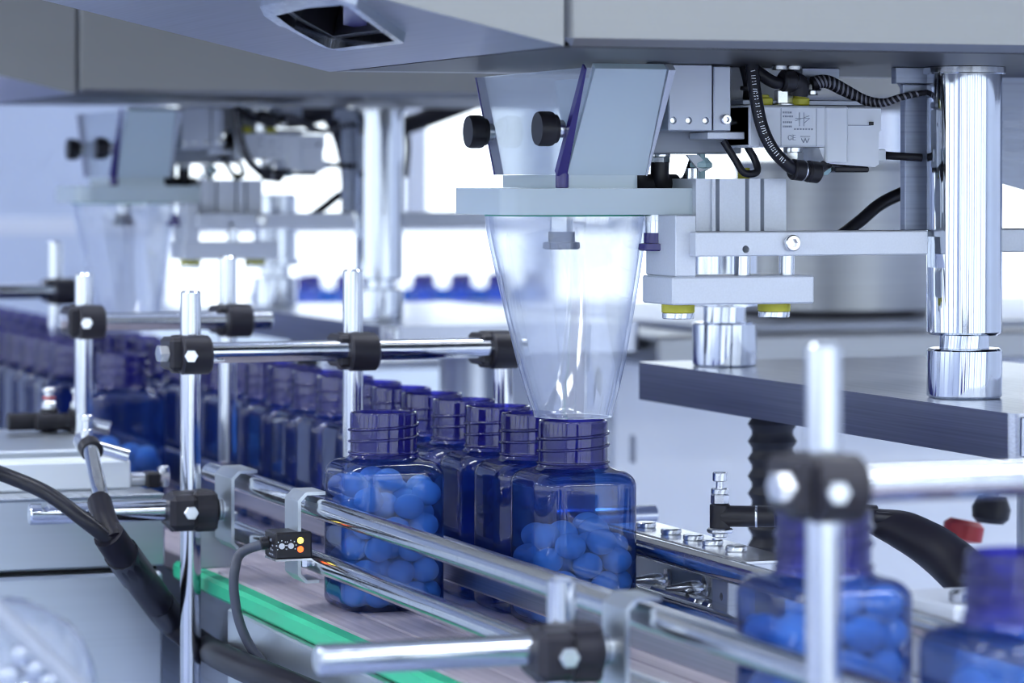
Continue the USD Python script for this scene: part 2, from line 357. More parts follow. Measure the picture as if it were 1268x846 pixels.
lane2 = [(-.4566, 'filled blue bottle standing behind the thick blurred upright post on the right'), (-.6083, 'blurred blue bottle cut off by the right edge of the picture'),
         (.0931, 'filled blue bottle behind the guide rails, just right of the sensor'), (.7158, 'filled blue bottle under the blurred far funnel, beside the upright post')]
for a, lb in lane2: dup(bottle, (-.073, a, BZ), lb)
for k in range(11):
    dup(bottle, (-.073, .8737 + PITCH * k, BZ), f'blurred blue bottle, {ORD[k]} in the outer queue at the left edge behind the far funnel')
# far row on its own conveyor
fx0 = 1.107
for k, lb in zip(range(-1, 7), ['far blurred blue bottle at the left end of the back conveyor', 'far blurred blue bottle, first right of the far lift unit', 'far blurred blue bottle, second right of the far lift unit',
                    'far blurred blue bottle hidden mostly by the far chrome column', 'far blurred blue bottle, first right of the far chrome column', 'far blurred blue bottle, second right of the far chrome column',
                    'far blurred blue bottle beside the clear funnel wall', 'far blurred blue bottle seen through the sharp clear funnel']):
    dup(bottle, (fx0 + .0762 * k, 4.285, .899), lb)
for k, lb in enumerate(['far blurred bottle in the back row, left end of the back conveyor', 'far blurred bottle in the back row, above the far lift pillar', 'far blurred bottle in the back row, left of the far chrome column',
                        'far blurred bottle in the back row, hidden mostly by the far chrome column', 'far blurred bottle in the back row, right of the far chrome column', 'far blurred bottle in the back row, between two front bottles near the funnel',
                        'far blurred bottle in the back row, behind the edge of the sharp funnel']):
    dup(bottle, (fx0 - .038 + .0762 * k, 4.362, .899), lb)
t = Thing('back_conveyor', 'far slim white conveyor carrying a row of blurred blue bottles', 'conveyor', (1.2, 4.285, 0))
t.part('belt', box(.8, 2.3, 4.24, 4.41, .885, .899, .002), 'white_plastic')
for x in (.85, 2.25): t.part('support_leg', box(x - .02, x + .02, 4.265, 4.305, 0, .8852), 'brushed_steel')
t = Thing('conveyor_guard', 'white guard panel with a grey top rail in front of the far blurred bottles', 'guard', (1.2, 4.23, 0))
t.part('guard_panel', box(.8, 2.3, 4.228, 4.234, .60, .940, .001), 'lit_panel')
t.part('guard_rail', box(.8, 2.3, 4.220, 4.2275, .936, .950, .001), 'dark_aluminium')
for x in (.85, 2.25): t.part('guard_foot', box(x - .02, x + .02, 4.20, 4.2275, 0, .60), 'brushed_steel')

# tablets: each pile settles by itself
rng = np.random.default_rng(7)
def settle(n, seed, z_cap=.09):
    r = np.random.default_rng(seed); R = .0070; lim = BW - .0012 - R
    p = np.stack([r.uniform(-lim, lim, n), r.uniform(-lim, lim, n), np.linspace(R, .085, n)], 1)
    for it in range(260):
        p[:, 2] -= .0006 * max(0, 1 - it / 230)
        for _ in range(2):
            d = p[:, None] - p[None]; L = np.linalg.norm(d, axis=2) + np.eye(n); o = np.clip(2 * R - L, 0, None) * (1 - np.eye(n))
            p = p + (d / L[..., None] * (o * .5)[..., None]).sum(1) * .7
            p[:, :2] = np.clip(p[:, :2], -lim, lim); p[:, 2] = np.maximum(p[:, 2], R + .0016)
            q = np.abs(p[:, :2]) - (lim - .009); c = (q > 0).all(1); Lc = np.linalg.norm(np.clip(q, 0, None), axis=1)
            s_ = np.where(c & (Lc > .009), .009 / np.maximum(Lc, 1e-9), 1.)
            p[:, :2] = np.sign(p[:, :2]) * np.where(c[:, None], (lim - .009) + np.clip(q, 0, None) * s_[:, None], np.abs(p[:, :2]))
    return p
pill_m = trimesh.creation.icosphere(2, 1.0); pill_m.vertices = pill_m.vertices * [.0081, .0070, .0068]
tab = None
def pile(base, n, seed, label, group):
    global tab
    r = np.random.default_rng(seed + 100)
    for i, p in enumerate(settle(n, seed)):
        q = np.asarray(base) + p
        if tab is None:
            tab = Thing('tablet', label, 'tablet', q, group); mm = pill_m.copy(); mm.vertices = mm.vertices + q; tab.part('coating', mm, 'tablet', smooth=True)
        else:
            dup(tab, q, label, float(r.uniform(-40, 40)), group)
pile(B0, 50, 1, 'pale oval tablet in the pile inside the bottle under the sharp funnel', 'tablets in the bottle under the funnel')
pile((-.073, .0931, BZ), 74, 2, 'pale oval tablet inside the filled bottle right of the sensor', 'tablets in the bottle right of the sensor')
pile((-.073, -.4566, BZ), 72, 3, 'pale oval tablet inside the bottle behind the thick right post', 'tablets in the bottle behind the right post')
pile((-.073, -.6083, BZ), 60, 4, 'pale oval tablet inside the bottle at the right picture edge', 'tablets in the bottle at the right edge')
pile((-.073, .7158, BZ), 36, 5, 'pale oval tablet inside the bottle under the blurred far funnel', 'tablets in the bottle under the far funnel')

# ================================================================== filling stations (the far one is a copy 1.006 m further along)
STEP = np.array([0, 1.006, 0.0]); ZUP = np.array([0, 1.006, .0045])
pairs = []
def station(name, label, far_label, cat_, loc, off=STEP):
    t = Thing(name, label, cat_, loc); pairs.append((t, far_label, off)); return t
# --- housing
t = station('machine_housing', 'large brushed steel machine housing with a recessed latch, over the sharp funnel', 'blurred brushed steel machine housing over the far funnel, upper left', 'machine housing', (0, -.06, 1.24))
AF, AB = -.2374, .1206; zb = 1.2388
sl = lambda u: zb + .228 * (-.0943 - u)
hood = extr(sg.Polygon([(-.0951, zb), (-.0951, 1.62), (-.56, 1.62), (-.56, sl(-.56))]), AF, AB, 'xz')
# recess for the latch, cut into the sloped underside
nrm = np.array([.228, 0, 1.]); nrm /= np.linalg.norm(nrm)          # up into the hood
hc = np.array([(-.1982 - .1375 - .1368 - .1824) / 4, (-.1213 - .0233 - .1383 - .2095) / 4, 0]); hc[2] = sl(hc[0])
E1 = np.array([1., 0, -.228]); E1 /= np.linalg.norm(E1); E2 = np.array([0., 1, 0])    # in-plane axes (x down the slope, y along the line)
def on_slope(poly, h0, h1):
    m = trimesh.creation.extrude_polygon(poly, h1 - h0); v = np.array(m.vertices); v[:, 2] += h0
    m.vertices = hc + np.outer(v[:, 0], E1) + np.outer(v[:, 1], E2) + np.outer(v[:, 2], nrm); trimesh.repair.fix_normals(m); return m
def loc2(px, py):
    o = EYE; v = at(px, py, 1.) - o; k = np.dot(hc - o, nrm) / np.dot(v, nrm); q = o + v * k - hc; return (float(np.dot(q, E1)), float(q[1]))
inner = sg.Polygon([loc2(350, 8), loc2(372, 25), loc2(412, 47), loc2(486, 37), loc2(428, -6), loc2(388, -2)]).buffer(.002, quad_segs=5)
outer = inner.buffer(.0045, quad_segs=5).union(sg.Polygon([loc2(330, -4), loc2(335, 8), loc2(352, 20), loc2(372, 8), loc2(440, -8), loc2(400, -20)]).buffer(.002))
t.part('side_hood', cut(hood, on_slope(inner, -.01, .035)), 'hood_steel', smooth=20)
lt = t.part('latch_bezel', on_slope(outer.difference(inner), -.005, .004), 'polished_steel')
t.part('latch_cup', cut(on_slope(inner, .001, .034), on_slope(inner.buffer(-.002), -.01, .031)), 'black_plastic')
t.part('latch_paddle', lathe([(.001, .020), (.012, .016), (.018, .008), (.020, .0)], hc + E1 * loc2(400, 24)[0] + E2 * loc2(400, 24)[1] + nrm * .031, -nrm, 32), 'hose_black')
q0, q1 = np.array(loc2(434, 6)), np.array(loc2(438, 44)); qd = (q1 - q0) / np.linalg.norm(q1 - q0); qn = np.array([-qd[1], qd[0]])
t.part('latch_bar', on_slope(sg.Polygon([q0 + qn * .004, q1 + qn * .006, q1 - qn * .006, q0 - qn * .004]).intersection(inner.buffer(-.0021)), .004, .022), 'purple_edge')
t.part('latch_catch', on_slope(sg.Polygon([loc2(458, 24), loc2(480, 34), loc2(452, 37), loc2(464, 32)]).buffer(.0005), .012, .024), 'screw_steel')
t.part('underside', box(-.0930, .94, AF + .006, AB - .031, zb - .0002, zb + .0002), 'black_plastic', smooth=False)
t.part('end_skin', extr(sg.Polygon([(-.0953, zb + .0002), (-.0953, 1.6195), (-.5598, 1.6195), (-.5598, sl(-.56) + .0002)]), AF - .0008, AF - .0001, 'xz'), 'housing_steel', smooth=False)
t.part('front_cover', box(-.0935, .95, AF, AB - .03, zb + .0002, 1.62, .0035), 'housing_steel')
t.part('back_lip', box(-.0935, .95, AB - .027, AB, zb, 1.62, .002), 'housing_steel')
single('gusset_plate', extr(sg.Polygon([(.225, zb), (.60, zb), (.60, 1.10), (.262, 1.186), (.243, 1.212)]), .075, .079, 'xz'), 'dark_aluminium', 'grey angled gusset plate right of the sharp chrome column, at the right edge', 'bracket')
# --- column
def column(loc, ztop, zg0, zg1, label, far_label, notch=True):
    x, y = loc; t = station('column', label, far_label, 'column', (x, y, 1.0665)); r = .0196
    t.part('column_foot', cyl((x, y, 1.0668), (x, y, zg0), r, .0012, 48), 'chrome')
    t.part('groove_neck', cyl((x, y, zg0), (x, y, zg1), r * .66, .0001, 40), 'chrome')
    sh = cyl((x, y, zg1), (x, y, ztop), r, .0015, 64)
    if notch: sh = cut(sh, box(x - .03, x - r + .0028, y - .03, y + .004, 1.1345, 1.1505))
    t.part('shaft', sh, 'chrome'); return t
t = column((.1921, -.0689), zb - .002, 1.0925, 1.0995, 'chrome round column with a notch and groove, standing on the steel plate by the right edge', 'blurred chrome round column of the far station, left of the white window')
t.part('collar', cyl((.1921, -.0689, zb - .004), (.1921, -.0689, zb), .0215, .0005, 48), 'polished_steel')
pass
t = column((.191, .238), 1.168, 1.0935, 1.1035, 'short chrome pillar on the left end of the steel plate, under the lift unit', 'short blurred chrome pillar under the far lift unit', False)
t.part('collar', cyl((.191, .238, 1.1035), (.191, .238, 1.110), .0225, .0008, 48), 'chrome')
# --- machine plate
t = station('base_plate', 'thick polished steel plate on which the chrome columns stand, right side', 'blurred steel plate under the far chrome column', 'steel plate', (.3, .05, 1.054))
pl = rrect(.158, .375, -.183, .300, .006)
t.part('plate', cut(extr(pl, 1.0435, 1.0667, 'xy')), 'plate_steel', smooth=40)
t.part('end_roller', cyl((.1665, -.186, 1.046), (.1665, -.186, 1.0655), .006, n=24), 'polished_steel')
t.part('plate_screw', socket_screw((.170, -.1832, 1.0475), (0, -1, 0), .004, .003), 'screw_steel')
bp = (.212, .214)
prof = []
for k in range(9): z = 1.043 - k * .0105; prof += [(.0150, z), (.0125, z - .004), (.0125, z - .0065)]
t.part('bellows', lathe([(q[0], q[1] - .9) for q in prof[::-1]], (bp[0], bp[1], .9), (0, 0, 1), 32), 'bellows_black')
t.part('support_column', cyl((.30, .02, 0), (.30, .02, 1.0437), .025), 'brushed_steel')
# --- chute
UL = -.0245
t = station('feed_chute', 'tapering pale plastic feed chute with two black knobs above the sharp funnel', 'blurred pale feed chute with two black knobs above the far funnel', 'chute', (0, 0, 1.18))
zt, z1 = zb - .0035, 1.1826
side = sg.Polygon([(-.0425, z1), (.050, z1), (.0802, zt), (-.0815, zt)])
t.part('side_panel', extr(side, UL, UL + .0045, 'yz'), 'frosted_acrylic', smooth=False)
d0 = np.array([0, -.0390, zt - z1]); dn = np.array([0, -(zt - z1), -.0390]); dn /= np.linalg.norm(dn)
def slab(u0, u1, off0, off1, tilt=0.):
    v = []
    for zz, a, sh in ((z1, -.0425, 0.), (zt, -.0815, tilt)):
        for u in (u0 + 0., u1 + (-.0045 if zz > z1 + .01 else 0)):
            for o in (off0, off1): v.append(np.array([u, a, zz]) + dn * o)
    return trimesh.convex.convex_hull(np.array(v))
t.part('panel_edge', slab(UL - .0003, UL + .0052, -.003, .0012), 'purple_edge', label='dark violet polished edge of the side panel')
t.part('panel_edge', extr(sg.Polygon([(.050, z1), (.0515, z1), (.0817, zt), (.0802, zt)]), UL - .0003, UL + .005, 'yz'), 'purple_edge', label='dark violet back edge of the side panel')
t.part('front_panel', slab(UL + .0054, .0236, -.004, .0006), 'milky_plastic', smooth=False)
side_r = sg.Polygon([(-.0425, z1), (.050, z1), (.0785, 1.2340), (-.0785, 1.2340)])
t.part('right_panel', extr(side_r, .0192, .0232, 'yz'), 'milky_plastic', smooth=False)
t.part('edge_trim', slab(.0238, .0246, -.004, .0012), 'bead_aluminium')
t.part('back_panel', extr(sg.Polygon([(.046, z1), (.0495, z1), (.0795, zt), (.076, zt)]), UL + .0046, .019, 'yz'), 'frosted_acrylic', smooth=False)
cl = extr(rrect(UL + .003, .0205, -.043, .050, .004), 1.1757, z1 - .0002, 'xy'); t.part('collar', cl, 'milky_plastic')
t.part('collar_edge', cyl((UL + .0035, -.041, 1.1758), (UL + .0035, -.041, z1 + .001), .0034), 'purple_edge')
for a in (-.052, .0535):
    z = 1.2055
    k = t.part('knob', lathe([(.0072, .004), (.0072, .006), (.0084, .0062), (.0088, .0075), (.0088, .0128), (.0082, .0142), (.0, .0144)], (UL, a, z), (-1, 0, 0), 36), 'black_plastic')
    t.part('knob_stem', cyl((UL, a, z), (UL - .0045, a, z), .0045), 'screw_steel', k)
# --- ring plate
t = station('ring_plate', 'white rounded plastic plate holding the sharp clear funnel', 'blurred white plastic plate holding the far funnel', 'plate', (0, 0, 1.162))
rp = rrect(-.0525, .060, -.047, .0445, .014, 10).difference(sg.Point(0, 0).buffer(.019))
t.part('plate', extr(rp, 1.1622, 1.1756, 'xy'), 'milky_plastic')
for q in (np.array([.0345, -.0326]), np.array([.0005, .0165])):
    z = 1.1622
    n_ = t.part('thumb_screw', cyl((*q, z - .0155), (*q, z), .0062, .0003, 36), 'polished_steel', label='chrome thumb screw with black disc head')
    t.part('screw_rim', cyl((*q, z - .0035), (*q, z), .0074, .0003, 36), 'clear_plastic', n_)
    t.part('screw_head', lathe([(.0070, 0), (.0070, .0052), (.0096, .0056), (.0098, .0085), (.0088, .0092)], (*q, z - .0095), (0, 0, -1), 36), 'purple_edge' if q[0] > .02 else 'black_plastic', n_)
# --- funnel
t = station('funnel', 'sharp clear plastic funnel with its tip in the nearest bottle neck', 'blurred clear plastic funnel of the far station, left', 'funnel', (0, 0, 1.056))
rows = []
OFS = np.array([-.0035, .0015])
def fring(r, z, k): o = OFS * k; return [(o[0] + .001 + r * math.cos(q), o[1] + .001 + r * math.sin(q), z) for q in np.arange(72) * 2 * PI / 72]
fz = [1.0568, 1.0600, 1.068, 1.085, 1.11, 1.135, 1.150, 1.1555, 1.1617]; fr = [.0205, .0212, .0238, .0282, .0335, .0384, .0412, .0419, .0422]
k_ = lambda z: (z - 1.0568) / (1.1617 - 1.0568)
rows = [fring(r, z, k_(z)) for r, z in zip(fr, fz)]
inn = [fring(r - .0020, z, k_(z)) for r, z in zip(fr, fz)]
lo = loft(rows[::1] + inn[::-1] + [rows[0]], False)
t.part('cone', lo, 'clear_plastic', smooth=40)
t.part('gasket', extr(sg.Point(-.0025, .0025).buffer(.0424, quad_segs=18).difference(sg.Point(-.0025, .0025).buffer(.038)), 1.1612, 1.1621, 'xy'), 'green_gasket', label='thin green sealing ring under the plate')
# --- lift unit
t = station('lift_unit', 'grey aluminium lift cylinder with cross arm and stop bumpers, right of the sharp funnel', 'blurred aluminium lift cylinder with cross arm, right of the far funnel', 'lift unit', (.08, -.04, 1.13))
armb = box(.0400, .1705, -.070, -.040, 1.1412, 1.1536, .0006)
t.part('cross_arm', cut(armb, cyl((.0675, -.08, 1.1447), (.0675, -.06, 1.1447), .0019)), 'bead_aluminium')
t.part('cross_arm', box(.2125, .30, -.030, .0, 1.1412, 1.1536, .0006), 'bead_aluminium')
t.part('arm_screw', socket_screw((.0925, -.0702, 1.1478), (0, -1, 0), .0042, .0035), 'screw_steel')
t.part('riser', cut(box(.0324, .0438, -.0618, -.022, 1.1309, 1.1621, .0006)), 'bead_aluminium')
t.part('foot_plate', box(.0305, .1095, -.062, -.022, 1.1165, 1.1308, .0008), 'bead_aluminium')
for x, y in ((.0400, -.047), (.0937, -.047)):
    b_ = t.part('bumper', cyl((x, y, 1.1122), (x, y, 1.1164), .0085, .0003, 36), 'yellow_rubber', label='yellow rubber stop bumper with metal cap')
    t.part('bumper_cap', cyl((x, y, 1.1090), (x, y, 1.1123), .0082, .0004, 36), 'polished_steel', b_)
for x, r in ((.0745, .0045), (.0995, .0040)):
    t.part('guide_rod', cyl((x, -.05, 1.1306), (x, -.05, 1.1414), r, .0001), 'polished_steel')
# extruded cylinder body: grooved profile
pb = sg.box(.0480, -.0515, .0985, -.0150)
for x in (.0600, .0765, .0850): pb = pb.difference(sg.box(x - .0011, -.053, x + .0011, -.0465))
pb = pb.difference(sg.box(.0530, -.053, .0568, -.050))
t.part('cylinder_body', extr(pb, 1.1537, 1.1805, 'xy'), 'bead_aluminium', smooth=False)
t.part('end_stud', cyl((.082, -.035, 1.1804), (.082, -.035, 1.1862), .0032), 'yellow_rubber')
for k_x in (.088, .080): t.part('side_spring', cyl((.0520 + (k_x - .08) * .4, -.0335, 1.1803), (.0520 + (k_x - .08) * .4, -.0335, 1.186), .0016), 'polished_steel')
t.part('back_plate', box(.1665, .1798, -.052, -.046, 1.1536, 1.2385, .0004), 'dark_aluminium')
t.part('back_block', box(.158, .1795, -.0585, -.0525, 1.2300, 1.2385, .0004), 'dark_aluminium')
t.part('back_block', box(.163, .1795, -.0565, -.0525, 1.2230, 1.2297, .0004), 'dark_aluminium')
# --- clamp block left of the valve
t = station('mount_block', 'grey steel mounting block with three screw holes under the housing, left of the black hose', 'blurred steel mounting block under the far housing', 'mounting block', (.045, -.05, 1.22))
blk = box(.0293, .0535, -.060, -.030, 1.2047, 1.2385, .0006)
t.part('block', cut(blk, *[cyl((x, -.062, 1.2100), (x, -.0585, 1.2100), .0019, .0001, 18) for x in (.0318, .0403, .0496)]), 'block_steel')
for x in (.0318, .0403, .0496): t.part('set_screw', cyl((x, -.0588, 1.2100), (x, -.0565, 1.2100), .0015, .0002, 6), 'screw_steel')
t.part('block', box(.0541, .0638, -.060, -.030, 1.2047, 1.2378, .0006), 'block_steel')
t.part('block_screw', socket_screw((.0605, -.0602, 1.2106), (0, -1, 0), .0026, .0022), 'screw_steel')
t.part('foot_bracket', box(.0535, .075, -.054, -.030, 1.2008, 1.2044, .0004), 'bead_aluminium')
t.part('cross_bolt', cyl((.064, -.045, 1.2095), (.075, -.045, 1.2095), .0017), 'screw_steel')
# --- rear valve under it
t = station('rear_valve', 'grey valve body with two black elbow fittings, left of the aluminium cylinder', 'blurred grey valve body with elbow fittings of the far station', 'valve', (.045, -.02, 1.2))
t.part('valve_body', box(.0215, .0840, -.028, .0, 1.1935, 1.2150, .0008), 'valve_dark')
for x in (.0300, .0420):
    e = t.part('elbow', tube(spline([(x, -.018, 1.1890), (x, -.018, 1.1815), (x + .002, -.017, 1.1785), (x + .010, -.014, 1.1780)], 6), .0049, 18), 'black_plastic')
    t.part('hex_nut', hexp((x, -.018, 1.1885), (x, -.018, 1.1937), .0052), 'screw_steel', e)
    t.part('nut_ring', cyl((x, -.018, 1.1915), (x, -.018, 1.1936), .0056), 'screw_steel', e)
t.part('tube', tube(spline([(.052, -.014, 1.1780), (.060, -.010, 1.1800), (.066, -.006, 1.190)], 6), .0024), 'hose_black')
t.part('drip_cock', cat(lathe([(.0025, 0), (.0062, .002), (.0062, .004), (.0035, .007)], (.0635, -.022, 1.1845), (0, 0, 1), 8), cyl((.0635, -.022, 1.1800), (.0635, -.022, 1.1935), .0022)), 'teal_fitting')
t.part('drip_wing', extr(sg.Polygon([(.0535, 1.1930), (.060, 1.1930), (.067, 1.186), (.061, 1.184)]), -.0265, -.0245, 'xz'), 'valve_grey')
# --- solenoid valve
t = station('solenoid_valve', 'pale grey solenoid valve with printed label and white plug, beside the black hose', 'blurred pale grey solenoid valve of the far station', 'valve', (.14, -.03, 1.2))
YF = -.060
t.part('body', box(.0738, .1300, YF, -.025, 1.1968, 1.2180, .0010), 'valve_grey')
t.part('end_cap', box(.0738, .0800, YF - .0006, -.0245, 1.1964, 1.2184, .0008), 'valve_grey')
t.part('pilot_head', extr(sg.Polygon([(.1295, 1.2168), (.1490, 1.2168), (.1490, 1.2055), (.1478, 1.2050), (.1478, 1.1880), (.1455, 1.1865), (.1170, 1.1885), (.1135, 1.1965), (.1295, 1.1970)]), YF + .001, -.027, 'xz'), 'valve_grey', smooth=False)
t.part('pilot_head', box(.1165, .1290, YF - .0012, -.03, 1.1885, 1.2176, .0008), 'valve_grey')
t.part('seam', box(.1300, .1430, YF + .0006, YF + .0012, 1.2079, 1.2083), 'print_grey')
t.part('button', box(.1420, .1440, YF - .0005, YF + .001, 1.2082, 1.2100), 'black_plastic')
t.part('base_rail', box(.0745, .1470, -.050, -.02, 1.2183, 1.2212, .0005), 'dark_aluminium')
t.part('bottom_plate', box(.124, .1440, -.056, -.03, 1.1838, 1.1868, .0008), 'black_plastic')
t.part('plug', box(.1485, .1555, -.052, -.040, 1.1895, 1.1960, .0006), 'white_plastic', label='white wire plug')
t.part('plug_wire', tube(spline([(.1555, -.046, 1.1928), (.163, -.0545, 1.1922), (.1735, -.0570, 1.1915)], 5), .0021), 'black_rubber')
t.part('union', cat(hexp((.1030, -.050, 1.1870), (.1030, -.050, 1.1945), .0054), cyl((.1030, -.050, 1.1940), (.1030, -.050, 1.1969), .0050)), 'screw_steel', label='chrome hexagon union')
t.part('drain_cap', lathe([(.004, 0), (.006, .002), (.006, .005), (.003, .007)], (.1195, -.048, 1.1825), (0, 0, 1), 8), 'teal_fitting')
for x in (.0850, .1058):
    t.part('vent_screw', cat(cyl((x, -.052, 1.2183), (x, -.052, 1.2222), .0052, .0006, 24), cyl((x, -.052, 1.222), (x, -.052, 1.2236), .0034)), 'yellow_rubber', label='yellow green vent screw')
t.part('top_nut', cat(hexp((.0968, -.052, 1.2180), (.0968, -.052, 1.2262), .0048), cyl((.0968, -.052, 1.2180), (.0968, -.052, 1.2195), .0056)), 'screw_steel')
t.part('dimple', lathe([(.0012, 0), (.0016, .0006)], (.0765, YF - .0008, 1.2160), (0, 1, 0), 14), 'print_grey')
# printed label: outline, lines of small type, mark and symbol
L0, L1, Z0, Z1 = .0915, .1115, 1.1972, 1.2166
lab = [box(x, x + .00022, YF - .0003, YF + .0002, Z0, Z1) for x in (L0, L1)]
for i, z in enumerate((1.2140, 1.2120, 1.2090, 1.2068)):
    r_ = np.random.default_rng(i); x = L0 + .0012
    while x < L0 + .0062: w = r_.uniform(.0004, .0011); lab.append(box(x, x + w, YF - .0003, YF + .0002, z, z + .0009)); x += w + .0004
for i, z in enumerate((1.2055,)):
    for k in range(7): lab.append(box(L0 + .0075 + k * .0016, L0 + .0084 + k * .0016, YF - .0003, YF + .0002, z, z + .0009))
def text_at(s, h, x, z, y):
    m = meshkit.text_mesh(s, h, .0005); v = np.array(m.vertices); m.vertices = np.stack([x + v[:, 0], y - v[:, 2], z + v[:, 1]], 1); trimesh.repair.fix_normals(m); return m
lab.append(text_at('CE', .0026, L0 + .0038, 1.2003, YF + .0002))
lab.append(extr(strip([(L0 + .011, 1.2022), (L0 + .0165, 1.2022)], .0004).union(strip([(L0 + .0115, 1.2012), (L0 + .0128, 1.1990), (L0 + .0137, 1.2012), (L0 + .0147, 1.1990), (L0 + .016, 1.2012)], .0004)), YF - .0003, YF + .0002, 'xz'))
lab.append(extr(unary_union([strip(q, .0003) for q in ([(L0 + .0082, 1.2102), (L0 + .0160, 1.2128)], [(L0 + .0105, 1.2075), (L0 + .0105, 1.2145)], [(L0 + .0130, 1.2075), (L0 + .0130, 1.2145)], [(L0 + .0082, 1.2115), (L0 + .0162, 1.2115)], [(L0 + .0162, 1.2115), (L0 + .0130, 1.2090)])]), YF - .0003, YF + .0002, 'xz'))
t.part('printed_label', cat(*lab), 'print_grey', smooth=False)
# --- hoses
t = station('air_hose', 'thick black air hose with white print, curving from the housing down to the solenoid valve', 'blurred black air hose curving beside the far solenoid valve', 'hose', (.08, -.06, 1.2))
hp = spline([(.0735, -.064, 1.2390), (.0745, -.0655, 1.2250), (.0775, -.067, 1.2080), (.0830, -.068, 1.1960), (.0910, -.068, 1.1880), (.0960, -.067, 1.1850)], 10)
t.part('tube', tube(hp, .0033, 18), 'hose_black')
tk = []; seglen = np.linalg.norm(np.diff(hp, axis=0), axis=1); cum = np.r_[0, np.cumsum(seglen)]; r_ = np.random.default_rng(3); s_ = .004
vdir = np.array([-SS, -CC, 0])
while s_ < cum[-1] - .008:
    p = np.array([np.interp(s_, cum, hp[:, k]) for k in range(3)]); q = np.array([np.interp(s_ + .0006, cum, hp[:, k]) for k in range(3)]); d = (q - p) / np.linalg.norm(q - p)
    sd = np.cross(d, vdir); sd /= np.linalg.norm(sd); c_ = p + np.cross(sd, d) * (.00318 if np.dot(np.cross(sd, d), vdir) > 0 else -.00318)
    for s1, s2 in (((-.0011, .0011),) if r_.random() < .5 else ((-.0011, -.0002), (.0003, .0011))):
        h_ = bar(c_ + sd * s1 + d * r_.uniform(-.0003, .0003), c_ + sd * s2 + d * r_.uniform(-.0003, .0003), .00035, .0004, 0); tk.append(h_)
    s_ += r_.choice([.0011, .0014, .0025])
t.part('hose_print', cat(*tk), 'print_white', kind='stuff', smooth=False)
e0 = np.array([.0955, -.0665, 1.1852]); ed = np.array([1., .18, -.10]); ed /= np.linalg.norm(ed)
e = t.part('hose_end', cat(cyl(e0 - ed * .001, e0 + ed * .0075, .0054, .0008), cyl(e0 + ed * .0076, e0 + ed * .0165, .0056, .0016)), 'black_plastic')
t.part('end_ring', cyl(e0 + ed * .0052, e0 + ed * .0060, .00555, .0001), 'screw_steel', e)
t.part('branch_tube', tube(spline([e0 + ed * .0165 + np.array([-.001, 0, .001]), (.1170, -.058, 1.1872), (.1215, -.052, 1.1882)], 5), .0027), 'black_rubber')
t = station('air_hose', 'black upper air hose with elbow fitting directly under the housing', 'blurred upper black air hose under the far housing', 'hose', (.09, -.055, 1.235))
t.part('tube', tube(spline([(.0760, -.054, 1.2388), (.0830, -.056, 1.2335), (.0890, -.057, 1.2300), (.0950, -.056, 1.2300)], 8), .0032, 16), 'hose_black')
t.part('elbow', cat(cyl((.0930, -.057, 1.2308), (.1010, -.056, 1.2308), .0056, .0012), tube(spline([(.1000, -.056, 1.2308), (.1040, -.055, 1.2290), (.1040, -.054, 1.2235)], 6), .0052, 18)), 'black_plastic')
t = station('air_hose', 'loop of thin black tube hanging behind the printed hose', 'blurred loop of thin black tube behind the far hose', 'hose', (.08, -.05, 1.19))
t.part('tube', tube(spline([(.066, -.045, 1.2000), (.0720, -.047, 1.1900), (.0760, -.049, 1.1835), (.0830, -.049, 1.1840), (.0830, -.047, 1.1900), (.0785, -.045, 1.2000), (.079, -.043, 1.2140), (.0815, -.04, 1.2280), (.080, -.038, 1.2385)], 8), .0019), 'hose_black')
t.part('cable_tie', cat(*[cyl((.0795, -.0432, z), (.0797, -.0432, z + .002), .0031) for z in (1.214, 1.226)]), 'black_plastic')
t = station('wiring', 'spiral-wrapped black wiring loom over the solenoid valve', 'blurred black wiring loom under the far housing', 'wiring', (.13, -.045, 1.225))
wp = spline([(.116, -.045, 1.2300), (.124, -.046, 1.2310), (.134, -.047, 1.2265), (.144, -.050, 1.2215), (.152, -.056, 1.2200), (.160, -.0615, 1.2230), (.1735, -.0625, 1.2255)], 12)
t.part('loom', tube(wp, np.interp(np.linspace(0, 1, len(wp)), [0, .3, .6, 1], [.0036, .0034, .0024, .0014])), 'black_rubber')
cc = []
for i in range(4, len(wp) - 3, 3):
    d = wp[i + 1] - wp[i - 1]; d /= np.linalg.norm(d); rr = np.interp(i / len(wp), [0, .3, .6, 1], [.0038, .0036, .0026, .0016]); tl = frame_of(d + np.array([0, 0, .35]))[2]
    cc.append(cyl(wp[i] - tl * .0005, wp[i] + tl * .0005, rr, .0001, 14))
t.part('spiral_wrap', cat(*cc), 'wrap_grey')
t = station('junction_block', 'dark grey aluminium junction block with a chrome union under the housing, above the solenoid valve', 'blurred aluminium junction block under the far housing', 'block', (.12, -.03, 1.23))
t.part('block', box(.1145, .1365, -.036, -.012, 1.2300, 1.2385, .0005), 'dark_aluminium')
t.part('backing', box(.0650, .1140, -.030, -.024, 1.2180, 1.2385, .0004), 'bead_aluminium')
t.part('union', cat(hexp((.1180, -.040, 1.2262), (.1180, -.040, 1.2300), .0055), cyl((.1180, -.040, 1.2240), (.1180, -.040, 1.2300), .0038)), 'screw_steel')
for x in (.0915, .1000): t.part('cap_screw', cyl((x, -.058, 1.2362), (x, -.058, 1.2387), .0038), 'screw_steel')
t = station('cable', 'thick black cable drooping behind the lift cylinder, in front of the steel drum', 'blurred black droopy cable beside the far lift cylinder', 'cable', (.13, .0, 1.155))
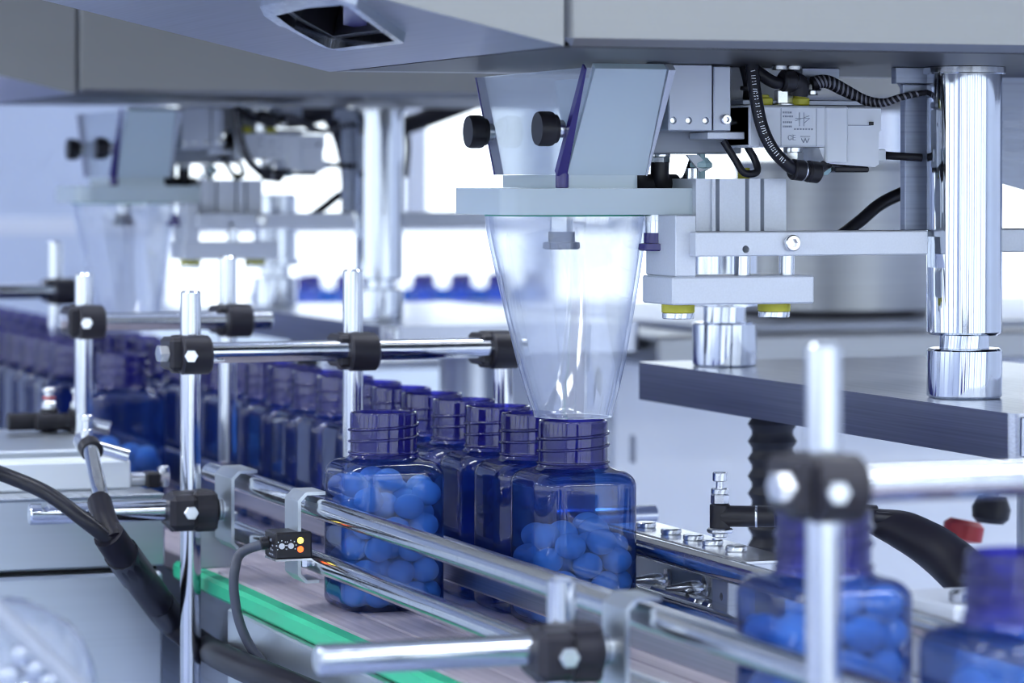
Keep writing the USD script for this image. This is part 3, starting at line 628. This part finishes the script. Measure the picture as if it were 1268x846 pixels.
t.part('sleeve', tube(spline([(.093, .0, 1.1610), (.104, .0, 1.1540), (.118, .0, 1.1460), (.135, .0, 1.1440), (.152, .0, 1.1490), (.166, .0, 1.1580), (.180, .0, 1.168), (.205, .0, 1.178)], 8), np.interp(np.linspace(0, 1, 49), [0, .45, .6, 1], [.0015, .0015, .0034, .0036])), 'hose_black')
for t, lb, off in pairs:
    dup(t, t.loc + (ZUP if t.path.endswith('housing') else off), lb)

# ================================================================== upright brackets
def bolt_head(p, d, r, h): return hexp(p, np.asarray(p) + np.asarray(d, float) / np.linalg.norm(d) * h, r)
def post(u, a, z0, z1, label, r=.006):
    return single('upright_post', cyl((u, a, z0), (u, a, z1), r, .0011, 32), 'polished_steel', label, 'post')
def rod(u0, u1, a, z, label, r=.006):
    t = cyl((u0, a, z), (u1, a, z), r, .0009, 32); return single('cross_rod', t, 'polished_steel', label, 'rod')
def clamp(u, a, z, label, bolts=True, w=1.):
    """black cross clamp: a block round the post at (u, a), a barrel round the rod 13 mm in front"""
    t = Thing('cross_clamp', label, 'clamp', (u, a, z)); ya = a - .0125
    body = m3_from(box(u - .0145, u + .0045, a - .0165, a + .0095, z - .0088, z + .0100, .002)) + m3_from(cyl((u - .008, ya, z), (u + .0095, ya, z), .0112, .0012, 40))
    body = body + m3_from(cyl((u, a, z - .0108), (u, a, z + .0108), .0105, .001, 36))
    t.part('clamp_body', to_tri(body), 'clamp_plastic')
    if bolts:
        t.part('bolt', bolt_head((u - .0145, ya + .002, z + .001), (-1, -.10, 0), .0052, .0062), 'screw_steel', label='bright steel hexagon bolt head')
        t.part('bolt', bolt_head((u - .004, a - .0235, z + .000), (-.25, -1, 0), .0040, .0055), 'screw_steel', label='bright steel hexagon bolt head')
    return t
RA = .0125
# bracket A (left of the guide rails)
post(-.140, .25, .45, 1.116, 'tall steel upright post at the left end of the guide rails, crossing the black cables')
clamp(-.1415, .25, 1.0795, 'black clamp with two bolts near the top of the tall left post')
rod(-.132, .062, .25 - RA, 1.0805, 'long horizontal steel rod running from the tall left post to behind the sharp funnel')
post(-.042, .25, .990, 1.1275, 'short steel upright post standing between the bottle lanes, middle of the long rod')
clamp(-.041, .25, 1.0795, 'black clamp on the post between the bottle lanes, middle of the long rod', False)
post(.052, .25, .968, 1.084, 'dark steel post behind the sharp funnel at the far end of the long rod')
clamp(.047, .25, 1.0790, 'black clamp behind the sharp funnel at the end of the long rod', False)
def low_clamp(u, a, z, label, k=1.):
    t = Thing('rail_clamp', label, 'clamp', (u, a, z)); ya = a - .006
    b = m3_from(cyl((u - .0165, ya, z), (u + .0110, ya, z), .0118, .0016, 40)) + m3_from(box(u - .0185, u - .002, ya - .0145, ya + .012, z - .0100, z + .0100, .003)) + m3_from(box(u - .004, u + .0105, ya - .010, ya + .012, z - .0115, z + .0115, .002))
    t.part('clamp_body', to_tri(b), 'clamp_plastic')
    t.part('bolt', bolt_head((u - .007, ya - .0145, z + .0003), (-.15, -1, 0), .0042, .0042), 'screw_steel', label='bright steel hexagon bolt head')
    t.part('washer_stack', cat(*[cyl((u + .011 + k_ * .0017, ya, z), (u + .0122 + k_ * .0017, ya, z), .0062, .0002) for k_ in range(3)]), 'screw_steel')
    return t
def clip(a0, a1, u, label, name='rail_clip', zt=1.0125, zb_=.9680, foot=.011):
    p = strip([(u + foot + .0035, zt), (u + .004, zt), (u, zt - .004), (u, zb_ + .004), (u + .004, zb_), (u + foot, zb_)], .0018)
    return single(name, extr(p, a0, a1, 'xz'), 'cabinet_steel', label, 'clip')
low_clamp(-.138, .25, .9895, 'black rail clamp low on the tall left post')
r1 = Thing('stub_rod', 'short horizontal steel rod with a cross hole, sticking out left of the tall post', 'rod', (-.2, .244, .9915))
r1.part('shaft', cut(cyl((-.2355, .244, .9905), (-.155, .244, .9905), .0061, .0009, 36), cyl((-.2265, .25, .996), (-.2275, .22, .9925), .0024, .0001, 18)), 'polished_steel')
clip(.225, .262, -.1215, 'bent steel clip holding both guide rails to the black clamp on the tall left post')
single('end_plate', box(-.1330, -.1065, .270, .2735, .9525, .9850, .0006), 'cabinet_steel', 'small grey steel end plate where the green strip starts, behind the tall left post', 'plate')
# bracket G (foreground, bottom centre)
post(-.140, -.353, .93, 1.0195, 'short steel post stub rising from the black clamp at the bottom centre')
low_clamp(-.138, -.353, .9905, 'large blurred black rail clamp at the bottom centre')
r1 = Thing('stub_rod', 'thick blurred horizontal steel rod at the bottom centre, pointing left', 'rod', (-.2, -.359, .99))
r1.part('shaft', cyl((-.2445, -.359, .9925), (-.155, -.359, .9925), .0062, .0012, 36), 'polished_steel')
clip(-.378, -.353, -.1215, 'bent steel clip holding both guide rails beside the bottom centre clamp')
# bracket F (foreground right)
post(-.140, -.597, .70, 1.1255, 'thick blurred steel upright post in the right foreground')
clamp(-.1425, -.597, 1.0785, 'large blurred black clamp with two shiny bolts in the right foreground')
rod(-.132, .062, -.597 - RA, 1.0795, 'thick blurred horizontal steel rod running to the right picture edge')
post(.055, -.597, .9455, 1.12, 'steel post beyond the right edge holding the foreground rod')
clamp(.055, -.597, 1.0785, 'black clamp beyond the right edge on the foreground rod', False)
# bracket C, D
post(-.140, .535, .95, 1.1185, 'blurred steel post in front of the far funnel, left of the tall post')
clamp(-.139, .535, 1.0865, 'blurred black clamp on the post in front of the far funnel')
rod(-.132, -.015, .535 - RA, 1.0865, 'blurred horizontal rod between the two posts in front of the far funnel')
post(-.042, .535, .990, 1.1290, 'blurred steel post between the lanes, right of the far funnel')
clamp(-.039, .535, 1.0862, 'blurred black clamp on the post right of the far funnel', False)
# bracket E
post(-.040, 1.10, .990, 1.1290, 'far blurred steel post left of the far funnel')
clamp(-.036, 1.10, 1.0875, 'far blurred black clamp left of the far funnel', False)
rod(-.150, -.042, 1.10 - RA, 1.0880, 'far blurred bright rod reaching the left picture edge')
post(-.143, 1.10, .95, 1.12, 'far steel post just outside the left picture edge')

# ================================================================== sensor
clip(.0885, .1135, -.1215, 'slim steel clip carrying the black sensor on the two guide rails', zb_=.9655)
t = Thing('sensor', 'small black photoelectric sensor with a yellow and a red lamp on the guide rails', 'sensor', (-.130, .100, .985))
sb = box(-.1352, -.1150, .0865, .1080, .9782, .9925, .0009)
# the box sits left of the clip, its face towards the camera
sb.vertices = sb.vertices + np.array([0, 0, 0])
t.part('case', sb, 'black_plastic')
sy = .0865
def dial(x, z):
    r_ = []
    for q in np.arange(-2.2, 2.3, .73): r_.append(extr(strip([(x + .0026 * math.sin(q), z + .0026 * math.cos(q)), (x + .0032 * math.sin(q), z + .0032 * math.cos(q))], .0005), sy - .0002, sy + .0003, 'xz'))
    return cat(*r_)
for x in (-.1318, -.1268):
    t.part('dial', cut(cyl((x, sy + .0005, .9853), (x, sy - .0006, .9853), .0016, .0002, 20), box(x - .0012, x + .0012, sy - .001, sy - .0004, .9851, .9855)), 'print_white')
    t.part('dial_print', dial(x, .9853), 'print_white')
t.part('indicator_lamp', lathe([(.0017, 0), (.0016, .0005), (.0, .0009)], (-.1215, sy, .9880), (0, -1, 0), 20), 'led_yellow', label='glowing yellow indicator lamp')
t.part('indicator_lamp', lathe([(.0017, 0), (.0016, .0005), (.0, .0009)], (-.1215, sy, .9833), (0, -1, 0), 20), 'led_red', label='glowing red indicator lamp')
pr = []
for j, a in enumerate((.0915, .0945, .0975, .1005)):
    for i in range(4):
        if (i + j) % 4 != 3: pr.append(box(-.1354, -.1350, a, a + .0016, .9800 + i * .0024, .9808 + i * .0024 + .0006 * ((i * j) % 2)))
t.part('side_print', cat(*pr), 'print_grey', smooth=False)
t.part('base_plate', box(-.1352, -.1155, .0860, .1080, .9772, .9783), 'screw_steel')
t.part('mount_screw', hexp((-.1175, .0905, .9733), (-.1175, .0905, .9772), .0026), 'screw_steel')
t = Thing('sensor_cable', 'thin grey cable hanging in a loop from the sensor', 'cable', (-.14, .10, .96))
cpt = [(-.1350, .100, .9862), at(300, 684, 1.738), at(291, 705, 1.735), at(290, 735, 1.735), at(298, 775, 1.735), at(318, 812, 1.735), at(350, 836, 1.735), at(395, 862, 1.735), at(450, 880, 1.735)]
t.part('jacket', tube(spline(cpt, 8), .0027), 'cable_jacket')
t.part('strain_relief', cyl((-.1351, .100, .9862), (-.1395, .1005, .9855), .0034), 'black_plastic')

# ================================================================== left machine cabinet, cables
t = Thing('machine_cabinet', 'stainless steel machine cabinet at the left, behind the tall post', 'cabinet', (-.4, .6, .95))
t.part('upper_body', box(-.75, -.1355, .33, .66, .9480, .9902, .0012), 'cabinet_steel')
t.part('ledge', box(-.40, -.1365, .3285, .36, .9902, .9916, .0004), 'brushed_steel')
t.part('lower_body', box(-.75, -.1375, .326, .66, .0, .9450, .002), 'cabinet_steel')
t.part('joint', box(-.745, -.1385, .34, .655, .9445, .9485), 'black_rubber')
single('mount_rail', box(-.36, -.1490, .362, .395, .9918, 1.0095, .0012), 'white_plastic', 'white plastic block lying along the left cabinet top edge', 'block')
single('mount_rail', box(-.38, -.142, .42, .60, .9904, 1.0120, .0015), 'cabinet_steel', 'grey steel block behind the white block on the left cabinet', 'block')
t = Thing('valve_fitting', 'small black and chrome fitting beside the white block on the cabinet', 'fitting', (-.135, .37, .992))
t.part('coil', box(-.1385, -.1300, .362, .378, .9918, 1.0010, .001), 'black_plastic')
t.part('spacer', cyl((-.1475, .37, .9965), (-.1385, .37, .9965), .0046), 'screw_steel')
t.part('end_nut', hexp((-.130, .37, .9985), (-.1235, .37, .9985), .0056), 'screw_steel')
t.part('stud', cyl((-.1265, .368, .9918), (-.1265, .368, 1.0045), .0028), 'screw_steel')
def air_fitting(c, label, red=False, s=1.):
    t = Thing('air_fitting', label, 'fitting', c); c = np.asarray(c, float)
    q = lambda p: c + np.asarray(p) * s
    t.part('elbow_body', cat(cyl(q((0, 0, 0)), q((0, 0, .015)), .0062 * s), cyl(q((0, 0, .007)), q((-.028, 0, .007)), .0058 * s)), 'black_plastic')
    t.part('screw_cap', cat(cyl(q((0, 0, .015)), q((0, 0, .020)), .0048 * s, n=8), cyl(q((0, 0, .020)), q((0, 0, .026)), .0032 * s), cyl(q((0, 0, .026)), q((0, 0, .029)), .0044 * s)), 'screw_steel')
    t.part('tube_stub', cyl(q((.005, -.0, .006)), q((.021, -.006, .002)), .0046 * s), 'polished_steel')
    if red: t.part('release_ring', cyl(q((0, 0, .0215)), q((0, 0, .0235)), .0042 * s), 'red_plastic')
air_fitting((-.158, .56, 1.0125), 'blurred black air fitting with a red ring at the left picture edge', True)
air_fitting((-.141, .55, 1.0125), 'blurred black air fitting left of the post in front of the far funnel')
# conduit ends and black cable bundle in front of the cabinet
t = Thing('cable_bundle', 'two black cables joining in a wrapped black sleeve across the left cabinet', 'cable', (-.2, .25, .97))
c1 = [at(-40, 573, 1.80), at(10, 590, 1.80), at(60, 612, 1.79), at(105, 645, 1.78), at(135, 668, 1.785)]
c2 = [at(113, 560, 1.90), at(118, 585, 1.87), at(124, 612, 1.84), at(130, 640, 1.80), at(142, 668, 1.79)]
c3 = [at(134, 662, 1.785), at(155, 692, 1.80), at(182, 728, 1.85), at(208, 764, 1.90), at(228, 783, 1.898), at(248, 798, 1.893), at(262, 807, 1.872), at(278, 815, 1.772), at(308, 829, 1.70), at(350, 846, 1.64), at(430, 880, 1.58)]
t.part('cable', tube(spline(c1, 8), .0042), 'hose_black')
t.part('cable', tube(spline(c2, 8), .0046), 'chrome', label='shiny steel conduit')
t.part('conduit_sleeve', tube(spline([at(123, 622, 1.82), at(130, 645, 1.80), at(142, 672, 1.785)], 6), .0070), 'sleeve_black')
t.part('sleeve', tube(spline(c3, 8), np.interp(np.linspace(0, 1, 57), [0, .2, .4, 1], [.0088, .0095, .0082, .0075])), 'sleeve_black')
t.part('sleeve_tape', tube(spline([at(150, 685, 1.7945), at(170, 712, 1.825)], 6), .0100), 'hose_black')
t.part('sleeve_tape', tube(spline([at(196, 746, 1.876), at(214, 768, 1.90)], 6), .0092), 'hose_black')
t = Thing('conduit_gland', 'round black cable gland with chrome top on the white block', 'fitting', at(112, 556, 1.91))
g = at(112, 556, 1.91)
t.part('collar', lathe([(.0050, -.005), (.0068, -.004), (.0068, .004), (.0050, .005)], g, (.1, -.9, -.35), 28), 'black_plastic')
t.part('gland_body', cyl(g + [0, .004, 0], g + [0, .022, .003], .0058), 'screw_steel')
t.part('gland_screw', cat(cyl(g + [0, .010, .004], g + [0, .010, .011], .0036), cyl(g + [0, .010, .011], g + [0, .010, .016], .0027), cyl(g + [0, .010, .016], g + [0, .010, .0195], .0040)), 'screw_steel')
t.part('gland_tube', cyl(g + [.006, .016, .000], g + [.026, .012, -.006], .0040), 'polished_steel')
# clear guard, bottom left corner
t = Thing('clear_guard', 'blurred clear domed guard with a grey edge strip in the bottom left corner', 'guard', at(20, 830, 1.17))
e0, e1 = at(-60, 700, 1.18), at(140, 892, 1.16); dv = (e1 - e0) / np.linalg.norm(e1 - e0)
t.part('edge_strip', bar(e0, e1, .008, .005), 'print_grey')
cen = at(-15, 880, 1.20)
dm = lathe([(.041, 0), (.041, .010), (.038, .022), (.029, .032), (.016, .038), (.0, .040)], cen, (-.2, -.3, .9), 40)
t.part('dome', dm, 'clear_plastic', smooth=60)
for px, py in ((12, 838), (45, 830), (28, 812), (60, 846)):
    q = at(px, py, 1.21); t.part('chrome_knob', lathe([(.0, -.0052), (.0038, -.0036), (.0052, 0), (.0038, .0036), (.0, .0052)], q, (-.3, -.4, .8), 20), 'chrome', smooth=60)
t.part('guard_panel', extr(sg.box(-.60, -.345, -.515, -.478).buffer(.001), .930, .934, 'xy') if False else box(-.60, -.42, -.56, -.44, .930, .9345, .001), 'brushed_steel')
t.part('stand', cyl((-.52, -.5, 0), (-.52, -.5, .9302), .02), 'brushed_steel')

# ================================================================== right side: nozzles, fittings, hoses
t = Thing('air_nozzle_block', 'small steel block with pointed air nozzles between the far guide rails', 'nozzle block', (.06, -.05, .965))
t.part('end_block', cut(box(.0470, .0620, -.094, -.074, .9615, .9825, .0006), cyl((.045, -.086, .9715), (.052, -.086, .9715), .0020, .0001, 18)), 'dark_aluminium')
def nozzle(a, z, s=1.):
    k = t.part('nozzle', lathe([(.0004, 0), (.0010, .0004), (.0031, .0125), (.0034, .0150), (.0034, .0185), (.0026, .0188), (.0026, .021)], (.0475, a, z), (1, -.12, .03), 28), 'polished_steel', label='pointed chrome air nozzle')
    ax = np.array([1, -.12, .03]); ax /= np.linalg.norm(ax); o = np.array([.0475, a, z])
    t.part('lock_nut', hexp(o + ax * .021, o + ax * .0262, .0060), 'screw_steel', k)
    t.part('nozzle_stem', cyl(o + ax * .0262, o + ax * .043, .0042), 'polished_steel', k)
nozzle(.040, .9648); nozzle(-.012, .9668)
t.part('pipe', cyl((.0600, .03, .9600), (.0600, -.096, .9600), .0042), 'screw_steel')
for a in (-.030, -.048, -.062): t.part('hex_nut', hexp((.0560, a, .9595), (.0560, a - .009, .9595), .0056), 'screw_steel')
t.part('back_strip', box(.0700, .0720, -.112, .10, .957, .9835), 'cabinet_steel')
t.part('rail_bracket', box(.0475, .0560, .055, .075, .9560, .9920, .0006), 'cabinet_steel')
t.part('top_plate', box(.0475, .0760, -.115, .070, .9905, .9925, .0004), 'screw_steel')
for a in (.045, .010, -.020, -.045, -.075): t.part('knurled_screw', cyl((.0600, a, .9925), (.0600, a, .9955), .0055, .0006, 16), 'screw_steel')
t = Thing('flow_valve', 'upright chrome needle valve with black elbow body right of the funnel bottle', 'valve', (.066, -.040, .9955))
v0 = np.array([.0672, -.038, .9956])
t.part('base_nut', cat(cyl(v0, v0 + [0, 0, .0045], .0040), hexp(v0 + [0, 0, .002], v0 + [0, 0, .0048], .0068)), 'screw_steel')
t.part('elbow_body', cat(cyl(v0 + [0, 0, .0045], v0 + [0, 0, .0170], .0053), cyl(v0 + [0, 0, .0108], v0 + [.026, -.012, .0108], .0055)), 'black_plastic')
t.part('needle_nut', cat(hexp(v0 + [0, 0, .017], v0 + [0, 0, .0222], .0048), cyl(v0 + [0, 0, .0222], v0 + [0, 0, .0252], .0046, .0004, 20), cyl(v0 + [0, 0, .0250], v0 + [0, 0, .0290], .0021), cyl(v0 + [0, 0, .0288], v0 + [0, 0, .0335], .0038, .0004, 20)), 'screw_steel')
t.part('silver_ring', cyl(v0 + [.0165, -.0076, .0108], v0 + [.0175, -.0081, .0108], .00565, .0001), 'screw_steel')
t.part('tube', cyl(v0 + [.022, -.0102, .0108], v0 + [.069, -.032, .0100], .0050), 'black_rubber')
t = Thing('black_conduit', 'thick black sleeve of cables curving down behind the right foreground bottles', 'cable', at(1130, 660, 1.63))
t.part('sleeve', tube(spline([at(1060, 640, 1.63), at(1090, 648, 1.63), at(1125, 660, 1.62), at(1165, 685, 1.60), at(1205, 722, 1.57), at(1245, 775, 1.55), at(1270, 830, 1.55)], 8), np.interp(np.linspace(0, 1, 49), [0, .1, .3, .6, 1], [.0040, .0062, .0100, .0125, .0125])), 'sleeve_black')
t.part('end_cap', cyl(at(1060, 638, 1.635), at(1086, 640, 1.635), .0058), 'black_plastic')
t.part('loose_sheath', tube(spline([at(1085, 641, 1.625), at(1120, 644, 1.62), at(1155, 654, 1.61), at(1180, 668, 1.60)], 8), .0030), 'hose_black')
t = Thing('rail_holder', 'grey metal rail holder block with a chrome knob in the right foreground', 'block', (.04, -.34, .97))
t.part('block', box(.0490, .1000, -.330, -.270, .9455, .9965, .0012), 'bead_aluminium')
t.part('knob', lathe([(.0062, 0), (.0075, .001), (.0075, .0045), (.006, .006)], (.0600, -.320, .9965), (0, 0, 1), 24), 'screw_steel')
t = Thing('knob_lever', 'black lever knob hanging below the blurred rod at the right edge', 'knob', at(1225, 630, 1.9))
t.part('grip', lathe([(.0080, 0), (.0110, .003), (.0118, .009), (.0085, .017)], at(1226, 648, 1.95), (.1, 0, 1), 24), 'black_plastic')
t.part('stem', cyl(at(1226, 620, 1.95), at(1228, 596, 1.95), .005), 'screw_steel')
single('cap', lathe([(.004, 0), (.0125, .002), (.0125, .011), (.009, .014)], at(1190, 672, 1.98), (.2, 0, 1), 28), 'red_plastic', 'dark red round cap behind the black cable sleeve at the right', 'cap')
single('marker_tag', box(*sorted((at(1262, 690, 1.9)[0], at(1262, 690, 1.9)[0] + .008)), at(1262, 690, 1.9)[1], at(1262, 690, 1.9)[1] + .002, at(1262, 690, 1.9)[2], at(1262, 640, 1.9)[2], .0005), 'lime_plastic', 'bright green tag at the right picture edge', 'tag')
t = Thing('stub_rod', 'blurred short steel rod end beside the funnel bottle, above the far rail', 'rod', (.14, .25, .975))
t.part('shaft', cyl((.060, .25, .9765), (.1505, .25, .9765), .0058), 'polished_steel')
t.part('red_collar', cyl((.110, .25, .9655), (.1485, .25, .9655), .0042), 'red_plastic', label='dark red collar under the rod end')

# ================================================================== background
t = Thing('background_cabinet', 'pale blue painted machine cabinet behind the steel plate', 'cabinet', (.9, 1.1, 0))
t.part('body', cut(box(.3835, 1.5, .90, 1.35, 0, 1.0310, .002), box(.3965, .4020, .89, .905, .9470, .9700)), 'cabinet_paint')
t.part('slot', box(.3967, .4018, .903, .906, .9472, .9698), 'print_grey')
t.part('shadow_gap', box(.55, 1.5, .897, .9005, .930, .9335), 'print_grey')
t = Thing('worktop', 'grey steel worktop slab under the large drum in the background', 'worktop', (.9, 1.0, 1.04))
t.part('slab', box(.380, 1.55, .80, 1.40, 1.0315, 1.0560, .003), 'drum_steel')
t.part('back_ledge', box(.44, 1.55, .86, 1.38, 1.0560, 1.0615, .001), 'dark_aluminium')
dc = np.array([.634, 1.01, 1.0616])
t = Thing('drum', 'large blurred stainless steel drum behind the lift unit', 'drum', dc)
t.part('base_ring', cyl(dc, dc + [0, 0, .004], .083, .0005, 64), 'black_rubber')
t.part('shell', lathe([(.083, .0042), (.086, .007), (.086, .128), (.088, .130), (.088, .135), (.084, .136), (.084, .010), (.0, .009)], dc, (0, 0, 1), 72), 'drum_steel')
t = Thing('guard_frame', 'grey aluminium guard door frame in front of the bright windows', 'frame', (.9, 3.2, 1.1))
t.part('rail', box(.13, 1.75, 3.19, 3.22, 1.0995, 1.1245, .001), 'window_frame')
t.part('stile', box(.955, .985, 3.19, 3.22, 1.1245, 2.2, .001), 'window_frame')
t.part('stile', box(.10, .13, 3.19, 3.22, 0, 2.2, .001), 'window_frame'); t.part('stile', box(1.75, 1.78, 3.19, 3.22, 0, 2.2, .001), 'window_frame')
t.part('rail', box(.13, 1.75, 3.19, 3.22, 2.17, 2.2, .001), 'window_frame')
t = Thing('back_beam', 'thin grey bar behind the long rod, over the bright background', 'beam', (.39, 1.3, 1.01))
t.part('rail', box(.26, .56, 1.30, 1.33, 1.0040, 1.0125, .001), 'brushed_steel')
for x in (.275, .545): t.part('support_leg', box(x - .01, x + .01, 1.305, 1.325, 0, 1.0042), 'brushed_steel')
# second hanging cable loop at the far station, black against the window
t = Thing('cable', 'black ribbed cable bundle hanging under the far housing, right of the far chrome column', 'cable', at(540, 130, 2.62))
t.part('sleeve', tube(spline([at(485, 160, 2.86), at(512, 152, 2.86), at(545, 140, 2.86), at(580, 127, 2.86), at(596, 121, 2.86)], 8), .0085), 'hose_black')
t.part('tail', tube(spline([at(500, 150, 2.86), at(505, 180, 2.86), at(502, 220, 2.86)], 8), .0028), 'hose_black')

for k, (pts, r_, lb) in enumerate([
    ([(226, 126), (240, 134), (262, 141), (290, 139), (318, 132), (338, 126)], .0085, 'blurred black cable bundle sagging under the left part of the far housing'),
    ([(300, 126), (330, 140), (362, 146), (398, 138), (428, 126)], .0100, 'blurred black cable bundle sagging under the middle of the far housing'),
    ([(396, 126), (410, 142), (424, 168), (432, 200), (436, 235)], .0095, 'blurred black cable bundle hanging down left of the far chrome column')]):
    t = Thing('cable', lb, 'cable', at(*pts[0], 2.86))
    t.part('sleeve', tube(spline([at(*q, 2.86) for q in pts], 8), r_), 'hose_black')
